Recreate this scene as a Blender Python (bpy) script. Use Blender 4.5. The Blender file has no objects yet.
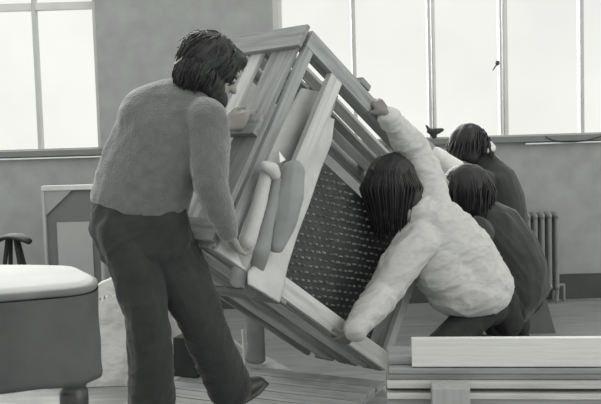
import bpy, bmesh, math, random
from mathutils import Vector, Matrix, noise, Euler
from mathutils.bvhtree import BVHTree
PI = math.pi
V = Vector
scene = bpy.context.scene
C = scene.collection

# ------------------------------------------------------------------ camera
FPX = 835.0
PITCH, ROLL = math.radians(-3.84), math.radians(1.7)
CAM = V((0, 0, 1.2))
cd = bpy.data.cameras.new('camera'); cam = bpy.data.objects.new('camera', cd); C.objects.link(cam)
cd.sensor_width = 36; cd.lens = FPX / 601 * 36
fw = V((0, math.cos(PITCH), math.sin(PITCH))); up0 = V((0, -math.sin(PITCH), math.cos(PITCH))); r0 = V((1, 0, 0))
RT = r0 * math.cos(ROLL) - up0 * math.sin(ROLL); UP = up0 * math.cos(ROLL) + r0 * math.sin(ROLL)
M = Matrix((RT, UP, -fw)).transposed().to_4x4(); M.translation = CAM
cam.matrix_world = M
scene.camera = cam
cd.clip_start = 0.05
cd.dof.use_dof = True; cd.dof.focus_distance = 3.9; cd.dof.aperture_fstop = 9

# ------------------------------------------------------------------ world, light, exposure
w = bpy.data.worlds.new('sky'); scene.world = w; w.use_nodes = True
nt = w.node_tree; nt.nodes.clear()
wo = nt.nodes.new('ShaderNodeOutputWorld'); bg = nt.nodes.new('ShaderNodeBackground')
tcw = nt.nodes.new('ShaderNodeTexCoord'); nz = nt.nodes.new('ShaderNodeTexNoise'); nz.inputs['Scale'].default_value = 6
nz.inputs['Detail'].default_value = 3
rp = nt.nodes.new('ShaderNodeValToRGB')
rp.color_ramp.elements[0].position = .30; rp.color_ramp.elements[0].color = (.88, .88, .855, 1)
rp.color_ramp.elements[1].position = .62; rp.color_ramp.elements[1].color = (.98, .98, .945, 1)
nt.links.new(tcw.outputs['Generated'], nz.inputs['Vector']); nt.links.new(nz.outputs['Fac'], rp.inputs['Fac'])
nt.links.new(rp.outputs['Color'], bg.inputs['Color']); nt.links.new(bg.outputs[0], wo.inputs[0])
bg.inputs['Strength'].default_value = 1.0
def daylight(name, energy, angle, to):
    sun = bpy.data.lights.new(name, 'SUN'); sun.energy = energy; sun.angle = math.radians(angle); sun.color = (1, 1, .97)
    so = bpy.data.objects.new(name, sun); C.objects.link(so); so.rotation_euler = V(to).to_track_quat('Z', 'Y').to_euler()
daylight('window_daylight', 8.0, 50, (-0.40, 1.0, 0.55))   # bright sky beyond the tall windows
daylight('side_fill', .85, 50, (1.0, -0.55, 0.40))     # soft fill added from the front right, its source unseen
scene.view_settings.view_transform = 'Standard'; scene.view_settings.look = 'None'
scene.view_settings.exposure = 0.0; scene.view_settings.gamma = 1.0; scene.view_settings.use_curve_mapping = False

# ------------------------------------------------------------------ helpers
def at(x, y, Y):
    d = fw + RT * ((x - 300.5) / FPX) + UP * ((202 - y) / FPX)
    return CAM + d * (Y / d.y)
def atz(x, y, z):
    d = fw + RT * ((x - 300.5) / FPX) + UP * ((202 - y) / FPX)
    return CAM + d * ((z - CAM.z) / d.z)
def atp(x, y, p, n):
    d = fw + RT * ((x - 300.5) / FPX) + UP * ((202 - y) / FPX)
    return CAM + d * ((p - CAM).dot(n) / d.dot(n))

def mat(name, g, rough=.8, tint=None, var=.12, scale=8, bump=0.0, bscale=60, stretch=None, spec=.3, sheen=0, bdist=.01, metal=0):
    if tint is None:
        k_ = min(1, max(0, (g - .03) / .5)); tint = (.92 + .075 * k_, 1, .975 + .0 * k_)
    g = g * 1.22 if g < .5 else g
    m = bpy.data.materials.new(name); m.use_nodes = True; t = m.node_tree; b = t.nodes['Principled BSDF']
    b.inputs['Roughness'].default_value = rough; b.inputs['Specular IOR Level'].default_value = spec
    b.inputs['Metallic'].default_value = metal
    if sheen: b.inputs['Sheen Weight'].default_value = sheen
    tc = t.nodes.new('ShaderNodeTexCoord'); mp = t.nodes.new('ShaderNodeMapping')
    if stretch: mp.inputs['Scale'].default_value = stretch
    t.links.new(tc.outputs['Object'], mp.inputs['Vector'])
    n = t.nodes.new('ShaderNodeTexNoise'); n.inputs['Scale'].default_value = scale; n.inputs['Detail'].default_value = 6
    t.links.new(mp.outputs[0], n.inputs['Vector'])
    r = t.nodes.new('ShaderNodeValToRGB')
    lo, hi = g * (1 - var), g * (1 + var)
    r.color_ramp.elements[0].position = .3; r.color_ramp.elements[1].position = .7
    r.color_ramp.elements[0].color = (lo * tint[0], lo * tint[1], lo * tint[2], 1)
    r.color_ramp.elements[1].color = (hi * tint[0], hi * tint[1], hi * tint[2], 1)
    t.links.new(n.outputs['Fac'], r.inputs['Fac']); t.links.new(r.outputs[0], b.inputs['Base Color'])
    if bump:
        n2 = t.nodes.new('ShaderNodeTexNoise'); n2.inputs['Scale'].default_value = bscale; n2.inputs['Detail'].default_value = 4
        t.links.new(mp.outputs[0], n2.inputs['Vector'])
        bp = t.nodes.new('ShaderNodeBump'); bp.inputs['Strength'].default_value = bump; bp.inputs['Distance'].default_value = bdist
        t.links.new(n2.outputs['Fac'], bp.inputs['Height']); t.links.new(bp.outputs[0], b.inputs['Normal'])
    return m

def wood(name, g, axis, var=.22, rough=.7, spec=.25, tint=None):
    """grain runs along the world direction axis"""
    m = mat(name, g, rough, var=var, scale=3.0, bump=.25, bscale=5.0, spec=spec, tint=tint)
    q = V(axis).normalized().to_track_quat('X', 'Z').inverted().to_euler()
    mp = [n for n in m.node_tree.nodes if n.type == 'MAPPING'][0]
    mp.vector_type = 'POINT'
    # rotate the object space so that X is the grain, then squeeze it
    m2 = m.node_tree.nodes.new('ShaderNodeMapping')
    tc = [n for n in m.node_tree.nodes if n.type == 'TEX_COORD'][0]
    m2.inputs['Rotation'].default_value = q
    m.node_tree.links.new(tc.outputs['Object'], m2.inputs['Vector'])
    m.node_tree.links.new(m2.outputs[0], mp.inputs['Vector'])
    mp.inputs['Scale'].default_value = (1.2, 14, 14)
    return m

def tag(o, label=None, cat=None, group=None, kind=None):
    if label: o['label'] = label
    if cat: o['category'] = cat
    if group: o['group'] = group
    if kind: o['kind'] = kind
    return o
def thing(name, loc, label, cat, group=None):
    o = bpy.data.objects.new(name, None); C.objects.link(o); o.location = loc; o.empty_display_size = .05
    return tag(o, label, cat, group)
def wloc(o):
    p = V((0, 0, 0))
    while o is not None: p += o.location; o = o.parent
    return p
def link_mesh(name, me, m, parent=None, smooth=False, origin=None):
    """vertices come in world space; the object's origin goes to its base"""
    o = bpy.data.objects.new(name, me); C.objects.link(o)
    vs = [v.co for v in me.vertices]
    if origin is None:
        c = sum(vs, V()) / max(1, len(vs)); origin = V((c.x, c.y, min(v.z for v in vs)))
    me.transform(Matrix.Translation(-origin))
    if parent: o.parent = parent; o.location = origin - wloc(parent)
    else: o.location = origin
    if m: me.materials.append(m)
    if smooth:
        for p in me.polygons: p.use_smooth = True
    return o
def obj(name, bm, m, parent=None, smooth=False, bevel=0, recalc=True):
    if recalc: bmesh.ops.recalc_face_normals(bm, faces=bm.faces)
    if bevel:
        bmesh.ops.bevel(bm, geom=list(bm.edges), offset=bevel, segments=2, profile=.5, affect='EDGES', clamp_overlap=True)
    me = bpy.data.meshes.new(name); bm.to_mesh(me); bm.free()
    return link_mesh(name, me, m, parent, smooth)
def bx(bm, p0, p1, jitter=0):
    (x0, y0, z0), (x1, y1, z1) = p0, p1
    vs = [bm.verts.new((x, y, z)) for x in (x0, x1) for y in (y0, y1) for z in (z0, z1)]
    for f in ((0, 1, 3, 2), (4, 6, 7, 5), (0, 4, 5, 1), (2, 3, 7, 6), (0, 2, 6, 4), (1, 5, 7, 3)): bm.faces.new([vs[i] for i in f])
    return vs
def fbox(bm, F, r0_, r1_, r2_):
    """box in a local frame: F(a,b,c) gives world"""
    vs = [bm.verts.new(F(a, b, c)) for a in r0_ for b in r1_ for c in r2_]
    for f in ((0, 1, 3, 2), (4, 6, 7, 5), (0, 4, 5, 1), (2, 3, 7, 6), (0, 2, 6, 4), (1, 5, 7, 3)): bm.faces.new([vs[i] for i in f])
    return vs
def struct(name, bm, m, parent=None, bevel=0):
    o = obj(name, bm, m, parent, bevel=bevel)
    if not parent: o['kind'] = 'structure'
    return o
def rings(bm, rs, closed_ends=True):
    rv = [[bm.verts.new(p) for p in r] for r in rs]; n = len(rs[0])
    for a, b in zip(rv, rv[1:]):
        for i in range(n): bm.faces.new((a[i], a[(i + 1) % n], b[(i + 1) % n], b[i]))
    if closed_ends: bm.faces.new(rv[0][::-1]); bm.faces.new(rv[-1])
    return rv
def lathe(bm, c, prof, n=28):
    rings(bm, [[V((c[0] + r * math.cos(2 * PI * i / n), c[1] + r * math.sin(2 * PI * i / n), c[2] + z)) for i in range(n)] for z, r in prof])
def frame_of(t, side):
    t = t.normalized(); s = side - t * side.dot(t)
    if s.length < 1e-4: s = V((0, 0, 1)) - t * t.z
    s.normalize(); return s, t.cross(s)
def loft(bm, pts, aa, bb, side, n=20, capk=.8):
    """closed organic tube: centres, half widths along side, half depths"""
    pts = [V(p) for p in pts]; rs = []
    N = len(pts)
    def ring(c, t, a, b):
        s, q = frame_of(t, side)
        return [c + s * (a * math.cos(2 * PI * i / n)) + q * (b * math.sin(2 * PI * i / n)) for i in range(n)]
    T = [(pts[min(i + 1, N - 1)] - pts[max(i - 1, 0)]).normalized() for i in range(N)]
    for k in (80, 60, 35): rs.append(ring(pts[0] - T[0] * min(aa[0], bb[0]) * capk * math.sin(math.radians(k)), T[0], aa[0] * math.cos(math.radians(k)), bb[0] * math.cos(math.radians(k))))
    for i in range(N - 1):
        for s_ in range(4):
            u = s_ / 4; h = u
            c = pts[i].lerp(pts[i + 1], u); t = T[i].lerp(T[i + 1], u)
            rs.append(ring(c, t, aa[i] * (1 - h) + aa[i + 1] * h, bb[i] * (1 - h) + bb[i + 1] * h))
    rs.append(ring(pts[-1], T[-1], aa[-1], bb[-1]))
    for k in (35, 60, 80): rs.append(ring(pts[-1] + T[-1] * min(aa[-1], bb[-1]) * capk * math.sin(math.radians(k)), T[-1], aa[-1] * math.cos(math.radians(k)), bb[-1] * math.cos(math.radians(k))))
    rings(bm, rs)
def cap(bm, p, q, r, s, n=14):
    """one tapered capsule as its own closed shell"""
    p, q = V(p), V(q)
    if (q - p).length < 1e-5: q = p + V((0, 0, 1e-4))
    t = (q - p).normalized(); side, o = frame_of(t, V((0.3, 0.2, 1)))
    rs = []
    for k in (-82, -60, -40, -20, 0):
        kk = math.radians(k); rs.append((p + t * r * math.sin(kk), r * math.cos(kk)))
    for k in (0, 20, 40, 60, 82):
        kk = math.radians(k); rs.append((q + t * s * math.sin(kk), s * math.cos(kk)))
    rings(bm, [[c + side * (a * math.cos(2 * PI * i / n)) + o * (a * math.sin(2 * PI * i / n)) for i in range(n)] for c, a in rs])
def chain(bm, pts, rad, n=14):
    for i in range(len(pts) - 1): cap(bm, pts[i], pts[i + 1], rad[i], rad[i + 1], n)
def ell(bm, c, r, X=V((1, 0, 0)), Z=V((0, 0, 1)), nu=20, nv=12):
    c = V(c); Z = V(Z).normalized(); X = V(X); X = (X - Z * X.dot(Z)).normalized(); Yv = Z.cross(X)
    rs = []
    for j in range(nv + 1):
        ph = -PI / 2 + PI * (j + .5) / (nv + 1)
        rs.append([c + X * (r[0] * math.cos(ph) * math.cos(2 * PI * i / nu)) + Yv * (r[1] * math.cos(ph) * math.sin(2 * PI * i / nu)) + Z * (r[2] * math.sin(ph)) for i in range(nu)])
    rings(bm, rs)
def solid(name, bm, m, parent=None, voxel=.01, smooth=2, disp=None, origin=None):
    """union of the closed shells in bm into one continuous smooth surface"""
    bmesh.ops.recalc_face_normals(bm, faces=bm.faces)
    me = bpy.data.meshes.new(name); bm.to_mesh(me); bm.free()
    o = bpy.data.objects.new('tmp', me); C.objects.link(o)
    md = o.modifiers.new('r', 'REMESH'); md.mode = 'VOXEL'; md.voxel_size = voxel; md.adaptivity = 0
    if smooth:
        ms = o.modifiers.new('s', 'SMOOTH'); ms.factor = .5; ms.iterations = smooth
    dg = bpy.context.evaluated_depsgraph_get(); dg.update()
    ev = o.evaluated_get(dg); out = bpy.data.meshes.new_from_object(ev)
    bpy.data.objects.remove(o)
    if disp:
        ns = [v.normal.copy() for v in out.vertices]
        for v, n in zip(out.vertices, ns): v.co = v.co + n * disp(v.co.copy(), n)
    out.name = name
    return link_mesh(name, out, m, parent, True, origin)
def folds(amp, freq, axis=None, sq=.35, seed=0, sharp=True):
    """cloth folds: ridged noise, long along axis"""
    ax = V(axis).normalized() if axis is not None else None
    def f(p, n):
        q = p.copy()
        if ax is not None: q = q - ax * (q.dot(ax) * (1 - sq))
        q = q * freq + V((seed * 7.3, seed * 3.1, seed))
        q = q + noise.noise_vector(q * .5) * .6
        a = noise.noise(q); b = noise.noise(q * 2.1 + V((5, 5, 5)))
        if sharp: return amp * max(-.1, .6 - 1.9 * abs(a)) + amp * .4 * max(0, .4 - abs(b))
        return amp * a + amp * .4 * b
    return f

# ------------------------------------------------------------------ materials
m_wall = mat('painted plaster', .275, .75, var=.10, scale=7, bump=.06, bscale=30)
m_wall_low = m_wall
m_floor = None
m_frame = mat('window paint pale', .62, .5, var=.05, scale=6)
m_frame_d = mat('window paint grey', .42, .5, var=.06, scale=6)
m_sill = mat('sill paint', .16, .5, var=.06, scale=5)
m_white = mat('white gloss paint', .80, .4, var=.04, scale=6)
m_base = mat('baseboard', .06, .5, var=.15, scale=5)
m_rad = mat('radiator paint', .19, .45, var=.12, scale=9)

# ------------------------------------------------------------------ room
YW = 6.2
zb = at(50, 150, YW).z; zb2 = at(550, 135.5, YW).z; ZB = (zb + zb2) / 2
ZT = 3.45
XL0, XL1 = -2.9, at(98, 80, YW).x
XR0, XR1 = at(272.5, 20, YW).x, 3.2
bm = bmesh.new()
for (a, b, z0, z1) in ((-3.6, 3.9, 0, ZB), (-3.6, 3.9, ZT, 3.9), (-3.6, XL0, ZB, ZT), (XL1, XR0, ZB, ZT), (XR1, 3.9, ZB, ZT)):
    bx(bm, (a, YW, z0), (b, YW + .25, z1))
struct('wall_back', bm, m_wall)

# floor: worn boards with a dull shine
m_floor = wood('worn floorboards', .24, (1, 0, 0), var=.28, rough=.32, spec=.6)
bm = bmesh.new(); bx(bm, (-3.6, -.6, -.06), (3.9, YW + .1, 0)); struct('floor', bm, m_floor)
bm = bmesh.new(); bx(bm, (-3.6, YW - .025, 0), (3.9, YW, .17)); bx(bm, (-3.6, YW - .018, .17), (3.9, YW, .185))
struct('baseboard_back', bm, m_base)

def window(name, x0, x1, mulls, bars, ledge):
    root = bpy.data.objects.new(name, None); C.objects.link(root); root.location = ((x0 + x1) / 2, YW, ZB); root['kind'] = 'structure'
    bm = bmesh.new()
    bx(bm, (x0, YW + .06, ZB), (x0 + .035, YW + .16, ZT)); bx(bm, (x1 - .035, YW + .06, ZB), (x1, YW + .16, ZT))
    bx(bm, (x0, YW + .06, ZT - .05), (x1, YW + .16, ZT))
    obj('window_frame', bm, m_frame, root)
    bm = bmesh.new(); bx(bm, (x0, YW + .05, ZB), (x1, YW + .16, ZB + .012)); obj('bottom_rail', bm, m_frame_d, root)
    for (x, w_, m_) in mulls:
        bm = bmesh.new(); bx(bm, (x - w_ / 2, YW + .07, ZB), (x + w_ / 2, YW + .15, ZT)); obj('mullion', bm, m_, root, bevel=.004)
    for z in bars:
        bm = bmesh.new(); bx(bm, (x0, YW + .08, z - .026), (x1, YW + .14, z + .026)); obj('transom', bm, m_frame, root)
    bm = bmesh.new(); bx(bm, (x0, YW + .108, ZB), (x1, YW + .112, ZT)); obj('pane', bm, m_glass, root)
    # sill board, shadow groove and thin pale ledge under the opening
    bm = bmesh.new(); bx(bm, (x0 - .01, YW - .05, ZB - .045), (x1 + .01, YW + .05, ZB + .0)); obj('window_sill', bm, m_sill, root, bevel=.004)
    bm = bmesh.new(); bx(bm, (ledge[0], YW - .045, ZB - .062), (ledge[1], YW + .0, ZB - .052)); obj('ledge', bm, m_white, root)
    return root
m_glass = bpy.data.materials.new('window glass'); m_glass.use_nodes = True
t = m_glass.node_tree; t.nodes.clear(); o_ = t.nodes.new('ShaderNodeOutputMaterial'); mx = t.nodes.new('ShaderNodeMixShader')
tr = t.nodes.new('ShaderNodeBsdfTransparent'); gl = t.nodes.new('ShaderNodeBsdfGlossy'); gl.inputs['Roughness'].default_value = .02
fr = t.nodes.new('ShaderNodeFresnel'); fr.inputs['IOR'].default_value = 1.2
tr.inputs['Color'].default_value = (.99, .99, .985, 1)
t.links.new(fr.outputs[0], mx.inputs[0]); t.links.new(tr.outputs[0], mx.inputs[1]); t.links.new(gl.outputs[0], mx.inputs[2]); t.links.new(mx.outputs[0], o_.inputs[0])
X_ = lambda px, y=60: at(px, y, YW + .1).x
window('window_1', XL0, XL1, [(X_(36.5), .026, m_frame_d), (X_(36.5) - .95, .03, m_frame_d)], [at(50, 6.5, YW + .1).z], (XL0, XL1))
window('window_2', XR0, XR1, [(X_(281), .034, m_frame), (X_(354), .03, m_frame_d), (X_(429), .022, m_frame_d), (X_(433.5), .022, m_frame),
                              (X_(500), .016, m_frame_d), (X_(505), .03, m_frame), (X_(581), .028, m_frame_d)], [2.62], (at(524, 142, YW).x, XR1))
# latch on the double mullion
k = thing('window_latch', at(497, 66, YW + .06), 'small dark latch on the double mullion, right of centre in the tall window', 'latch')
bm = bmesh.new(); ell(bm, at(497.5, 63, YW + .05), (.016, .012, .02)); obj('knob', bm, m_base, k, True)
bm = bmesh.new(); cap(bm, at(497, 64, YW + .055), at(493, 70, YW + .04), .006, .004); obj('handle', bm, m_base, k, True)

# radiator
def radiator():
    x0, x1 = at(523, 250, YW - .12).x, at(558, 250, YW - .12).x
    zt = at(545, 211, YW - .12).z; z0 = .09
    r = thing('radiator', ((x0 + x1) / 2, YW - .12, 0), 'cast iron column radiator below the right of the tall window', 'radiator')
    n = 5; st = (x1 - x0) / n
    for i in range(n):
        cx = x0 + st * (i + .5)
        bm = bmesh.new()
        for dy in (-.055, 0, .055):
            chain(bm, [(cx, YW - .12 + dy, z0 + .03), (cx, YW - .12 + dy, zt - .035)], [.017, .017])
        for z in (z0 + .03, zt - .035):
            ell(bm, (cx, YW - .12, z), (.026, .085, .032))
        if i in (0, n - 1):
            for dy in (-.05, .05): chain(bm, [(cx, YW - .12 + dy, z0), (cx, YW - .12 + dy, .012)], [.016, .012])
        solid('radiator_column', bm, m_rad, r, .008, 1)
    bm = bmesh.new(); chain(bm, [(x1 + .0, YW - .1, z0 + .03), (x1 + .045, YW - .1, z0 + .03), (x1 + .045, YW - .1, .008)], [.012, .012, .012])
    obj('valve_pipe', bm, m_rad, r, True)
radiator()

# rag on the sill, cord
bm = bmesh.new(); c = at(434, 131.5, YW - .02)
ell(bm, c, (.055, .03, .022)); cap(bm, c + V((-.03, 0, .0)), c + V((-.055, 0, .045)), .014, .008); cap(bm, c, c + V((.06, 0, .01)), .02, .012)
cap(bm, c + V((-.02, 0, -.01)), c + V((.0, 0, -.035)), .015, .02)
m_dark = mat('dark cloth', .045, .9, var=.2, scale=12)
o = solid('crumpled_rag', bm, m_dark, None, .007, 1, folds(.006, 30)); tag(o, 'small dark crumpled rag on the sill of the tall window', 'rag')
bm = bmesh.new(); pts = [at(x, y, YW - .055) for x, y in ((546, 137), (553, 140.3), (562, 142), (575, 142), (588, 140), (601, 136.5), (612, 134))]
chain(bm, pts, [.004] * len(pts), 8); tag(obj('hanging_wire', bm, m_dark, None, True), 'thin dark wire drooping from the sill of the tall window, far right', 'wire')

# ------------------------------------------------------------------ framed picture leaning at the back left, stool
def picture():
    Y = 5.75
    P = lambda x, y, d=0: at(x, y, Y + d)
    root = thing('picture_frame', V((P(70, 280).x, Y, 0)), 'large pale-edged frame behind the piano, half wrapped in sheeting', 'frame')
    mfr = mat('frame edge paint', .60, .6, var=.1, scale=10)
    mgl = mat('milky sheeting', .34, .35, var=.1, scale=3, spec=.5); mgrey = mat('frame backing', .145, .7, var=.1, scale=4)
    mpan = mat('inner board', .33, .7, var=.05, scale=4)
    x0, x1, zt = P(42, 185).x, P(101, 187).x, P(70, 185).z
    y0 = Y
    bm = bmesh.new(); bx(bm, (x0, y0 - .03, zt - .035), (x1, y0 + .03, zt)); obj('top_rail', bm, mfr, root, bevel=.005)
    for xx in (x0, x1 - .02):
        bm = bmesh.new(); bx(bm, (xx, y0 - .028, .02), (xx + .02, y0 + .028, zt - .036)); obj('side_rail', bm, mgl, root, bevel=.003)
    bm = bmesh.new(); bx(bm, (x0 + .02, y0 - .028, .0), (x1 - .02, y0 + .028, .04)); obj('bottom_rail', bm, mfr, root, bevel=.005)
    bm = bmesh.new(); bx(bm, (x0 + .02, y0 + .0, .04), (x1 - .02, y0 + .014, zt - .036)); obj('backing', bm, mgrey, root)
    px0, px1, pz1 = P(57, 222).x, P(92, 222).x, P(70, 222).z
    bm = bmesh.new(); bx(bm, (px0, y0 - .012, .06), (px1, y0 - .001, pz1)); obj('inner_board', bm, mpan, root, bevel=.002)
    # translucent sheeting pinned across the corner
    bm = bmesh.new()
    A_, B_, C_ = P(44.5, 190, -.02), P(72, 190, -.02), P(44.5, 217, -.02)
    f = [bm.verts.new(p) for p in (A_, B_, C_)]; bm.faces.new(f)
    r = bmesh.ops.extrude_face_region(bm, geom=bm.faces[:]); bmesh.ops.translate(bm, verts=[v for v in r['geom'] if isinstance(v, bmesh.types.BMVert)], vec=(0, .003, 0))
    obj('corner_sheet', bm, mat('corner sheet', .27, .4, var=.05), root)
picture()

def stool():
    c = at(12, 236, 4.6); m = mat('stool black wood', .03, .7, var=.2, scale=8, spec=.15)
    r = thing('stool', V((c.x, c.y, 0)), 'tall dark stool with a curved top and splayed legs behind the piano', 'stool')
    bm = bmesh.new()
    n = 28; rs = []
    for k in range(13):
        u = -1 + 2 * k / 12; h = .10 * math.sqrt(max(.02, 1 - .75 * u * u)); z = c.z - .035 * u * u
        s = V((c.x + u * .095, 0, z))
        rs.append([V((s.x, c.y + h * math.cos(2 * PI * i / 16), s.z + .014 * math.sin(2 * PI * i / 16))) for i in range(16)])
    rings(bm, rs); obj('seat', bm, m, r, True)
    for a in (35, 125, 235, 325):
        dx, dy = math.cos(math.radians(a)), math.sin(math.radians(a))
        bm = bmesh.new(); cap(bm, (c.x + .03 * dx, c.y + .03 * dy, c.z - .02), (c.x + .17 * dx, c.y + .17 * dy, .014), .012, .013); obj('leg', bm, m, r, True)
    for z in (.26,):
        for a in (35, 125, 235, 325):
            k = .13; p = [V((c.x + k * math.cos(math.radians(t)), c.y + k * math.sin(math.radians(t)), z)) for t in (a, a + 90)]
            bm = bmesh.new(); cap(bm, p[0], p[1], .007, .007); obj('rung', bm, m, r, True)
stool()

# ------------------------------------------------------------------ covered piano in the left foreground
def piano():
    zt, zb_ = .85, .612
    m_top = mat('quilted cover', .34, .85, var=.05, scale=5, bump=.05, bscale=40)
    m_case = mat('case cloth', .066, .8, var=.25, scale=5, bump=.1, bscale=20)
    mleg = mat('dark polished leg', .035, .3, var=.2, scale=8, spec=.5)
    # plan outline from pixels on the top plane, front edge first
    pl = [(-140, 306), (0, 295), (55, 290.5), (78, 288), (89, 285.5), (94, 283), (95.5, 279.5), (93.5, 276.5), (88, 273.5), (79, 270), (66, 268), (30, 267.6), (0, 267.8), (-120, 268.5)]
    out = [atz(x, y, zt) for x, y in pl]
    # refine (Catmull-Rom)
    fine = []
    N = len(out)
    for i in range(N - 1):
        p0, p1, p2, p3 = out[max(i - 1, 0)], out[i], out[i + 1], out[min(i + 2, N - 1)]
        for s in range(5):
            u = s / 5
            fine.append(.5 * ((2 * p1) + (p2 - p0) * u + (2 * p0 - 5 * p1 + 4 * p2 - p3) * u * u + (3 * p1 - p0 - 3 * p2 + p3) * u ** 3))
    fine.append(out[-1])
    cen = sum(fine, V()) / len(fine); cen.z = 0
    root = thing('piano', cen, 'cloth covered piano with a rounded corner and turned leg, in the left foreground', 'piano')
    def ring(z, off):
        rs = []
        for p in fine:
            d = (V((p.x, p.y, 0)) - cen); L_ = d.length; d = d / L_
            rs.append(V((p.x + d.x * off, p.y + d.y * off, z)))
        return rs
    # case
    bm = bmesh.new(); rings(bm, [ring(zb_, -.03), ring(zb_ + .005, -.022), ring(zt - .03, -.02), ring(zt - .028, -.03)])
    obj('case', bm, mat('case wood', .06, .4, var=.2), root)
    # hanging skirt with soft folds
    bm = bmesh.new(); rs = []
    for k in range(16):
        u = k / 15; z = (zt - .02) * (1 - u) + (zb_ - .012) * u
        rr = []
        for j, p in enumerate(ring(z, 0)):
            fo = .010 * noise.noise(V((p.x * 9, p.y * 9, z * 1.2))) + .006 * noise.noise(V((p.x * 22 + z * 14, p.y * 22, z * 5)))
            d = (V((p.x, p.y, 0)) - cen).normalized()
            rr.append(p + d * (fo * (.3 + u) - .004 * math.sin(u * PI) + .008) + V((0, 0, .004 * u * noise.noise(V((p.x * 11, p.y * 11, 3))))))
        rs.append(rr)
    rs2 = [[p - (V((p.x, p.y, 0)) - cen).normalized() * .006 for p in r] for r in rs[::-1]]
    rings(bm, rs + rs2, False)
    obj('cover_skirt', bm, m_case, root, True)
    # padded top with a rolled rim
    bm = bmesh.new()
    prof = [(.000, -.004), (.004, -.010), (.010, -.02), (.013, -.04)]
    rings(bm, [ring(zt - .004, -.03)] + [ring(zt + z, off) for z, off in prof])
    obj('cover_top', bm, m_top, root, True)
    prof = [(-.016, -.006), (-.018, .003), (-.014, .007), (-.008, .008), (-.003, .005), (.000, .000), (.001, -.006)]
    bm = bmesh.new(); rr = [ring(zt + z, off) for z, off in prof]
    for r in rr[:4]:
        for p in r: p.z += .003 * noise.noise(V((p.x * 8, p.y * 8, 0)))
    rings(bm, [ring(zt - .02, -.02)] + rr, False)
    obj('piping', bm, mat('cover piping', .11, .8, var=.15), root, True)
    c = atz(72, 371, zb_ - .02); c = at(73, 380, 2.34); c = V((c.x, c.y, 0))
    bm = bmesh.new()
    lathe(bm, c, [(0, .02), (.0, .028), (.03, .03), (.06, .022), (.08, .032), (.1, .036), (.12, .03), (.15, .026), (.3, .030), (.42, .038), (.50, .041), (.525, .040), (.533, .034), (.54, .038), (.548, .044), (.556, .038), (.564, .032), (.572, .033), (.58, .040), (.592, .046), (.604, .048), (zb_ + .0, .046)])
    obj('leg', bm, mleg, root, True)
    c2 = c + V((-1.0, .0, 0)); bm = bmesh.new()
    lathe(bm, c2, [(0, .02), (.03, .03), (.08, .032), (.15, .026), (.42, .038), (.525, .040), (.548, .044), (.572, .033), (.6, .048), (zb_, .046)])
    obj('leg', bm, mleg, root, True)
piano()

# ------------------------------------------------------------------ crate
yw, rl = .745, .588
Lh = V((-math.cos(yw), math.sin(yw), 0)); hh = V((math.sin(yw), math.cos(yw), 0))
Ah = hh * math.cos(rl) - V((0, 0, math.sin(rl))); Bh = -hh * math.sin(rl) - V((0, 0, math.cos(rl)))
AL, BL, LL = 1.30, 1.092, .54
P1 = V((.40, 4.068, .076)) - Ah * AL - Bh * BL
def K(a, b, l): return P1 + Ah * a + Bh * b + Lh * l
m_cA = wood('crate pine along', .235, Ah, var=.3); m_cB = wood('crate pine across', .22, Bh, var=.3); m_cL = wood('crate pine end', .20, Lh, var=.3)
m_cA2 = wood('crate pine pale', .42, Ah, var=.2); m_cB2 = wood('crate post pale', .39, Bh, var=.18)
crate = thing('wooden_crate', K(AL, BL, .1), 'large slatted wooden crate tipped up on one corner between the movers', 'crate')
def kb(name, a, b, l, m, bev=.003):
    bm = bmesh.new(); fbox(bm, K, a, b, l); return obj(name, bm, m, crate, bevel=bev)
# front frame
kb('rail', (0, AL), (0, .082), (0, .028), m_cA)
kb('rail', (0, AL), (BL - .085, BL), (0, .028), m_cA2)
kb('post', (0.0, .055), (.083, BL - .086), (.0, .028), m_cB)
kb('post', (.20, .285), (.083, BL - .086), (-.002, .030), m_cB2)
kb('post', (AL - .055, AL), (.083, BL - .086), (.0, .028), m_cB2)
# top face slats, running along A
l = .085
for wd, gp, mm in ((.075, .05, m_cA), (.08, .03, m_cA2), (.07, .012, m_cA), (.08, .03, m_cA2)):
    kb('slat', (.0, AL), (.0, .02), (l, l + wd), mm); l += wd + gp
kb('batten', (AL * .30, AL * .30 + .075), (-.032, -.001), (-.005, LL), m_cL)
kb('batten', (AL * .86, AL * .86 + .075), (-.032, -.001), (.0, LL), m_cL)
# bottom face slats
l = .032
for wd, gp, mm in ((.06, .03, m_cA), (.085, .03, m_cA2), (.085, .03, m_cA), (.085, .03, m_cA2)):
    kb('slat', (.0, AL), (BL - .02, BL), (l, l + wd), mm); l += wd + gp
kb('batten', (.40, .47), (BL + .001, BL + .022), (.0, LL), m_cL)
# left end: boards along B with cross battens outside
l = .030
for wd, gp, mm in ((.15, .06, m_cB), (.075, .05, m_cB2), (.16, .03, m_cB)):
    kb('end_board', (-.022, -.002), (.0, BL), (l, l + wd), mm); l += wd + gp
kb('end_batten', (-.045, -.023), (.0, .115), (-.004, LL), m_cL)
kb('end_batten', (-.05, -.023), (.47, .57), (.03, LL), m_cL)
kb('end_batten', (-.05, -.023), (BL - .12, BL - .02), (-.004, LL), m_cL)
# right end and back
for l0 in (.04, .2, .36): kb('end_board', (AL + .002, AL + .022), (.0, BL), (l0, l0 + .12), m_cB)
kb('back_rail', (0, AL), (.0, .07), (LL - .028, LL), m_cA); kb('back_rail', (0, AL), (BL - .09, BL), (LL - .028, LL), m_cA)
kb('back_post', (.56, .63), (.07, BL - .09), (LL - .028, LL), m_cB)

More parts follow.
